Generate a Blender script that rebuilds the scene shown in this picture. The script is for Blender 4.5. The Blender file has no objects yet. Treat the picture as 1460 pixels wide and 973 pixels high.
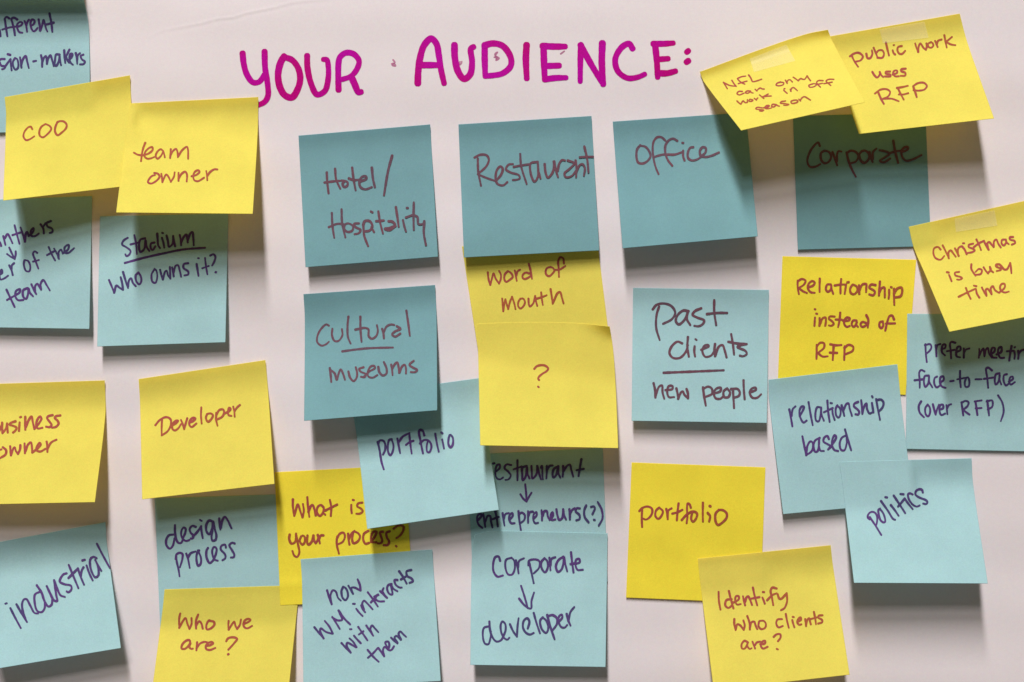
import bpy, math, random
from mathutils import Vector, Matrix, noise as mnoise

# ------------------------------------------------------------------ scale
S = 0.0004          # metres per unit of the tracing grid (a 76 mm note is 190 units)
CX, CY = 730.0, 486.5
D = 2200.0          # camera distance in the same units (0.88 m)
W_, H_ = 1460, 973

scene = bpy.context.scene
# ------------------------------------------------------------------ camera
cam_d = bpy.data.cameras.new("camera")
cam_d.sensor_width = 36.0
cam_d.lens = 36.0 * D / W_
cam_d.clip_start = 0.01
cam_d.clip_end = 50
cam = bpy.data.objects.new("camera", cam_d)
scene.collection.objects.link(cam)
cam.location = (0, -D * S, 0)
cam.rotation_euler = (math.radians(90), 0, 0)
cam_d.dof.use_dof = True
cam_d.dof.focus_distance = D * S - 0.012
cam_d.dof.aperture_fstop = 9.0
scene.camera = cam

# ------------------------------------------------------------------ dim room light
world = bpy.data.worlds.new("World")
scene.world = world
world.use_nodes = True
bg = world.node_tree.nodes['Background']
bg.inputs['Color'].default_value = (1.0, 0.92, 0.72, 1)
bg.inputs['Strength'].default_value = 0.128

# ------------------------------------------------------------------ ceiling lamps
def area_lamp(name, loc, size_x, size_y, power, color):
    l = bpy.data.lights.new(name, 'AREA')
    l.shape = 'RECTANGLE'
    l.size = size_x
    l.size_y = size_y
    l.energy = power
    l.color = color
    o = bpy.data.objects.new(name, l)
    scene.collection.objects.link(o)
    o.location = loc
    return o
# main ceiling lamp, some way into the room: aimed at the wall
k = area_lamp("ceiling_lamp", (-0.72, -5.10, 3.15), 0.62, 0.72, 81.0, (1.0, 0.955, 0.90))
k.rotation_euler = (Vector((0, 0, 0)) - k.location).to_track_quat('-Z', 'Y').to_euler()
# strip lamp on the same ceiling running towards the wall: long soft secondary shadows
f = area_lamp("strip_lamp", (-0.40, -2.75, 3.15), 0.30, 1.75, 204.0, (1.0, 0.97, 0.93))
f.rotation_euler = (math.radians(22), 0, 0)

scene.view_settings.view_transform = 'Standard'
scene.view_settings.look = 'None'
scene.view_settings.exposure = 0.0
scene.view_settings.gamma = 1.0
scene.cycles.max_bounces = 8
scene.cycles.diffuse_bounces = 5
scene.cycles.use_denoising = True

# ------------------------------------------------------------------ helpers
def srgb(r, g, b):
    def c(v):
        v /= 255.0
        return v / 12.92 if v <= 0.04045 else ((v + 0.055) / 1.055) ** 2.4
    return (c(r), c(g), c(b), 1.0)

def undul(px, py):
    """gentle waviness of the hanging sheet, in grid units"""
    a = 1.15 * math.sin(py / 47.0 + 0.6 * math.sin(px / 310.0))
    a += 0.50 * math.sin(py / 17.0 + 1.3 + 0.9 * math.sin(px / 190.0 + 2))
    a += 1.5 * math.sin(px / 420.0 + py / 260.0)
    a += 1.0 * mnoise.noise(Vector((px / 160.0, py / 70.0, 0.3)))
    return 3.0 + a

def P3(px, py, h):
    """point that lies h units off the wall and is seen at (px,py) in the picture"""
    f = (D - h) / D
    return ((px - CX) * f * S, -h * S, (CY - py) * f * S)

def new_mesh(name, verts, faces, mat, parent=None, smooth=True):
    me = bpy.data.meshes.new(name)
    me.from_pydata(verts, [], faces)
    me.update()
    if smooth:
        me.polygons.foreach_set('use_smooth', [True] * len(me.polygons))
    me.materials.append(mat)
    o = bpy.data.objects.new(name, me)
    scene.collection.objects.link(o)
    if parent is not None:
        o.parent = parent
    return o

# ------------------------------------------------------------------ materials
def nodes_of(mat):
    mat.use_nodes = True
    nt = mat.node_tree
    nt.nodes.clear()
    return nt, nt.nodes.new, nt.links.new

def paper_mat(name, col, transl, tcol, var=0.05, rough=0.85, bump=0.07, grain=0.03, grain_scale=1500):
    m = bpy.data.materials.new(name)
    nt, N, L = nodes_of(m)
    out = N('ShaderNodeOutputMaterial')
    geo = N('ShaderNodeNewGeometry')
    n1 = N('ShaderNodeTexNoise'); n1.inputs['Scale'].default_value = 45; n1.inputs['Detail'].default_value = 3
    n2 = N('ShaderNodeTexNoise'); n2.inputs['Scale'].default_value = grain_scale; n2.inputs['Detail'].default_value = 2
    n3 = N('ShaderNodeTexNoise'); n3.inputs['Scale'].default_value = 500; n3.inputs['Detail'].default_value = 4
    for n in (n1, n2, n3):
        L(geo.outputs['Position'], n.inputs['Vector'])
    def rng(src, a):
        r = N('ShaderNodeMapRange')
        r.inputs['From Min'].default_value = 0.25; r.inputs['From Max'].default_value = 0.75
        r.inputs['To Min'].default_value = 1 - a; r.inputs['To Max'].default_value = 1 + a
        L(src, r.inputs['Value']); return r.outputs['Result']
    mul = N('ShaderNodeMath'); mul.operation = 'MULTIPLY'
    L(rng(n1.outputs['Fac'], var), mul.inputs[0]); L(rng(n2.outputs['Fac'], grain * 2.2), mul.inputs[1])
    vm = N('ShaderNodeVectorMath'); vm.operation = 'SCALE'
    vm.inputs[0].default_value = col[:3]
    L(mul.outputs[0], vm.inputs['Scale'])
    # tiny hue drift of the dye
    mix = N('ShaderNodeMixRGB'); mix.blend_type = 'MULTIPLY'; mix.inputs['Fac'].default_value = 0.10
    L(vm.outputs[0], mix.inputs['Color1']); L(n3.outputs['Color'], mix.inputs['Color2'])
    b = N('ShaderNodeBump'); b.inputs['Strength'].default_value = bump; b.inputs['Distance'].default_value = 0.00012
    L(n3.outputs['Fac'], b.inputs['Height'])
    p = N('ShaderNodeBsdfPrincipled')
    L(mix.outputs[0], p.inputs['Base Color'])
    p.inputs['Roughness'].default_value = rough
    p.inputs['Specular IOR Level'].default_value = 0.25
    L(b.outputs[0], p.inputs['Normal'])
    if transl > 0:
        t = N('ShaderNodeBsdfTranslucent')
        t.inputs['Color'].default_value = tcol
        ms = N('ShaderNodeMixShader'); ms.inputs['Fac'].default_value = transl
        L(p.outputs[0], ms.inputs[1]); L(t.outputs[0], ms.inputs[2])
        L(ms.outputs[0], out.inputs['Surface'])
    else:
        L(p.outputs[0], out.inputs['Surface'])
    return m

def ink_mat(name, c1, c2, scale=60, rough=0.6, transl=0.0, fade=0.0, under=None):
    m = bpy.data.materials.new(name)
    nt, N, L = nodes_of(m)
    out = N('ShaderNodeOutputMaterial')
    geo = N('ShaderNodeNewGeometry')
    n1 = N('ShaderNodeTexNoise'); n1.inputs['Scale'].default_value = scale; n1.inputs['Detail'].default_value = 2
    n2 = N('ShaderNodeTexNoise'); n2.inputs['Scale'].default_value = 1400; n2.inputs['Detail'].default_value = 3
    L(geo.outputs['Position'], n1.inputs['Vector']); L(geo.outputs['Position'], n2.inputs['Vector'])
    cr = N('ShaderNodeValToRGB')
    cr.color_ramp.elements[0].position = 0.38; cr.color_ramp.elements[0].color = c1
    cr.color_ramp.elements[1].position = 0.62; cr.color_ramp.elements[1].color = c2
    L(n1.outputs['Fac'], cr.inputs[0])
    r = N('ShaderNodeMapRange'); r.inputs['From Min'].default_value = .25; r.inputs['From Max'].default_value = .75
    r.inputs['To Min'].default_value = 0.80; r.inputs['To Max'].default_value = 1.22
    L(n2.outputs['Fac'], r.inputs['Value'])
    vm = N('ShaderNodeVectorMath'); vm.operation = 'SCALE'
    L(cr.outputs[0], vm.inputs[0]); L(r.outputs[0], vm.inputs['Scale'])
    p = N('ShaderNodeBsdfPrincipled'); p.inputs['Roughness'].default_value = rough
    p.inputs['Specular IOR Level'].default_value = 0.06
    L(vm.outputs[0], p.inputs['Base Color'])
    if fade > 0:
        tr = N('ShaderNodeBsdfTransparent'); tr.inputs['Color'].default_value = (1, 1, 1, 1)
        ms = N('ShaderNodeMixShader'); ms.inputs['Fac'].default_value = fade
        L(p.outputs[0], ms.inputs[1]); L(tr.outputs[0], ms.inputs[2]); L(ms.outputs[0], out.inputs['Surface'])
    else:
        L(p.outputs[0], out.inputs['Surface'])
    return m

YEL = (0.82, 0.72, 0.125, 1)
BLU = (0.385, 0.61, 0.665, 1)
BLU_D = (0.183, 0.362, 0.41, 1)
MAT = {
    'yellow': paper_mat('yellow_note_paper', YEL, 0.225, (0.88, 0.56, 0.01, 1)),
    'yellow_deep': paper_mat('deep_yellow_note_paper', (0.93, 0.77, 0.055, 1), 0.15, (0.78, 0.48, 0.03, 1)),
    'blue': paper_mat('pale_blue_note_paper', BLU, 0.15, (0.18, 0.50, 0.50, 1)),
    'blue_deep': paper_mat('teal_note_paper', BLU_D, 0.14, (0.10, 0.36, 0.42, 1)),
    'sheet': paper_mat('flip_chart_paper', (0.73, 0.662, 0.70, 1), 0.0, None, var=0.012, grain=0.012, bump=0.05),
    'wall': paper_mat('wall_paint', (0.62, 0.60, 0.57, 1), 0.0, None, var=0.02, bump=0.3),
}
INK = {
    'M': ink_mat('magenta_marker_ink', (0.42, 0.0, 0.17, 1), (0.42, 0.0, 0.30, 1), scale=38, rough=0.5),
    'R': ink_mat('red_pen_ink', (0.32, 0.082, 0.034, 1), (0.31, 0.06, 0.052, 1)),
    'P': ink_mat('purple_pen_ink', (0.056, 0.045, 0.14, 1), (0.085, 0.04, 0.165, 1)),
    'B': ink_mat('plum_pen_ink', (0.105, 0.058, 0.085, 1), (0.13, 0.055, 0.078, 1)),
    'S': ink_mat('pink_marker_smudge', (0.52, 0.17, 0.32, 1), (0.40, 0.12, 0.25, 1), fade=0.35),
}
def tape_mat():
    m = bpy.data.materials.new('matte_sticky_tape')
    nt, N, L = nodes_of(m)
    out = N('ShaderNodeOutputMaterial')
    p = N('ShaderNodeBsdfPrincipled'); p.inputs['Base Color'].default_value = (0.95, 0.89, 0.66, 1)
    p.inputs['Roughness'].default_value = 0.38
    t = N('ShaderNodeBsdfTransparent')
    ms = N('ShaderNodeMixShader'); ms.inputs['Fac'].default_value = 0.80
    L(p.outputs[0], ms.inputs[1]); L(t.outputs[0], ms.inputs[2]); L(ms.outputs[0], out.inputs['Surface'])
    return m
MAT['tape'] = tape_mat()

# ------------------------------------------------------------------ wall and flip chart sheet
wall = new_mesh('wall', [(-1.6, 0.004, -1.4), (1.6, 0.004, -1.4), (1.6, 0.004, 1.4), (-1.6, 0.004, 1.4)], [(0, 1, 2, 3)], MAT['wall'], smooth=False)
wall['kind'] = 'structure'

CREASE = [(200, 58), (236, 44), (262, 39), (290, 34), (312, 28), (334, 26), (352, 20), (372, 16), (396, 11), (412, 6), (432, 3), (460, 1), (500, -6)]
def crease(px, py):
    if px < 200 or px > 500: return 0.0
    for (x0, y0), (x1, y1) in zip(CREASE, CREASE[1:]):
        if x0 <= px <= x1:
            y = y0 + (y1 - y0) * (px - x0) / (x1 - x0)
            d = py - y
            k_ = math.sin(math.pi * (px - 200) / 300.0)
            return k_ * (0.30 * math.exp(-(d / 1.9) ** 2) - 0.16 * math.exp(-((d - 4) / 3.0) ** 2))
    return 0.0

def build_sheet():
    xs = [-170 + i * 8.0 for i in range(226)]
    ys = []
    y = -150.0
    while y < 1150:
        ys.append(y)
        y += 1.5 if -12 <= y <= 66 else 8.0
    xs = sorted(set(xs + [200 + i * 4.0 for i in range(76)]))
    verts = []
    for yy in ys:
        for xx in xs:
            h = undul(xx, yy) + crease(xx, yy)
            verts.append(((xx - CX) * S, -h * S, (CY - yy) * S))
    n = len(xs)
    faces = [(r * n + c, r * n + c + n, r * n + c + n + 1, r * n + c + 1) for r in range(len(ys) - 1) for c in range(n - 1)]
    o = new_mesh('flip_chart_sheet', verts, faces, MAT['sheet'])
    o['label'] = 'large off white paper sheet with magenta heading, hanging behind all the sticky notes'
    o['category'] = 'paper sheet'
    return o
sheet = build_sheet()

# ------------------------------------------------------------------ pen strokes
def spline(pts, step=1.1):
    """centripetal Catmull-Rom through pts, resampled roughly every `step`"""
    if len(pts) == 2:
        a, b = pts
        d = math.dist(a, b); n = max(2, int(d / step))
        return [(a[0] + (b[0] - a[0]) * i / n, a[1] + (b[1] - a[1]) * i / n) for i in range(n + 1)]
    P = [(2 * pts[0][0] - pts[1][0], 2 * pts[0][1] - pts[1][1])] + list(pts) + [(2 * pts[-1][0] - pts[-2][0], 2 * pts[-1][1] - pts[-2][1])]
    out = []
    for i in range(1, len(P) - 2):
        p0, p1, p2, p3 = P[i - 1], P[i], P[i + 1], P[i + 2]
        t0 = 0.0
        t1 = t0 + max(1e-4, math.dist(p0, p1)) ** 0.5
        t2 = t1 + max(1e-4, math.dist(p1, p2)) ** 0.5
        t3 = t2 + max(1e-4, math.dist(p2, p3)) ** 0.5
        n = max(1, int(math.dist(p1, p2) / step + 0.5))
        for k_ in range(n):
            t = t1 + (t2 - t1) * k_ / n
            r = []
            for c in (0, 1):
                A1 = (t1 - t) / (t1 - t0) * p0[c] + (t - t0) / (t1 - t0) * p1[c]
                A2 = (t2 - t) / (t2 - t1) * p1[c] + (t - t1) / (t2 - t1) * p2[c]
                A3 = (t3 - t) / (t3 - t2) * p2[c] + (t - t2) / (t3 - t2) * p3[c]
                B1 = (t2 - t) / (t2 - t0) * A1 + (t - t0) / (t2 - t0) * A2
                B2 = (t3 - t) / (t3 - t1) * A2 + (t - t1) / (t3 - t1) * A3
                r.append((t2 - t) / (t2 - t1) * B1 + (t - t1) / (t2 - t1) * B2)
            out.append(tuple(r))
    out.append(tuple(pts[-1]))
    return out

def ribbon(strokes, width, height_at, rnd, lift0=0.18):
    """flat ink lines lying on the paper; height_at(px,py) -> units off the wall or None off the paper"""
    V, F = [], []
    lift = lift0
    for pts in strokes:
        seq = spline(pts)
        clean = [seq[0]]
        for q in seq[1:]:
            if math.dist(q, clean[-1]) > 0.35: clean.append(q)
        if len(clean) < 2: clean.append((clean[0][0] + 0.5, clean[0][1]))
        seq = clean
        w0 = width * rnd.uniform(0.92, 1.08)
        ph, ph2 = rnd.uniform(0, 6), rnd.uniform(0, 6)
        rows = []
        n = len(seq)
        for i, (x, y) in enumerate(seq):
            h = height_at(x, y)
            if h is None:
                if rows: rows.append(None)
                continue
            a = seq[max(0, i - 1)]; b = seq[min(n - 1, i + 1)]
            tx, ty = b[0] - a[0], b[1] - a[1]
            l = math.hypot(tx, ty) or 1
            tx /= l; ty /= l
            wob = 0.35 if width > 6 else 1.0
            w = 0.5 * w0 * (1 + wob * (0.07 * math.sin(i * 0.23 + ph) + 0.05 * math.sin(i * 0.71 + ph2)))
            if n > 14:                                    # pen pressure: a little heavier at the start, lighter at the end
                w *= 1.07 - 0.17 * (i / (n - 1)) ** 2
            lift += 0.002
            rows.append((x, y, tx, ty, w, lift))
        runs, cur = [], []
        for r in rows + [None]:
            if r is None:
                if len(cur) > 1: runs.append(cur)
                cur = []
            else: cur.append(r)
        for run in runs:
            prev = None
            strip = []
            x, y, tx, ty, w, lf = run[0]
            for k_ in (1, 2, 3):                           # round cap
                a = math.pi / 2 * k_ / 4
                strip.append((x - tx * w * math.cos(a), y - ty * w * math.cos(a), -ty, tx, w * math.sin(a), lf))
            for (x, y, tx, ty, w, lf) in run:
                strip.append((x, y, -ty, tx, w, lf))
            x, y, tx, ty, w, lf = run[-1]
            for k_ in (3, 2, 1):
                a = math.pi / 2 * k_ / 4
                strip.append((x + tx * w * math.cos(a), y + ty * w * math.cos(a), -ty, tx, w * math.sin(a), lf))
            for (x, y, nx, ny, w, lf) in strip:
                row = []
                for s in (-1, 0, 1):
                    qx, qy = x + nx * w * s, y + ny * w * s
                    h = height_at(qx, qy)
                    if h is None: h = height_at(x, y)
                    if h is None: h = height_at(run[0][0], run[0][1])
                    row.append(len(V)); V.append(P3(qx, qy, h + lf))
                if prev:
                    F.append((prev[0], prev[1], row[1], row[0])); F.append((prev[1], prev[2], row[2], row[1]))
                prev = row
    return V, F

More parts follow.
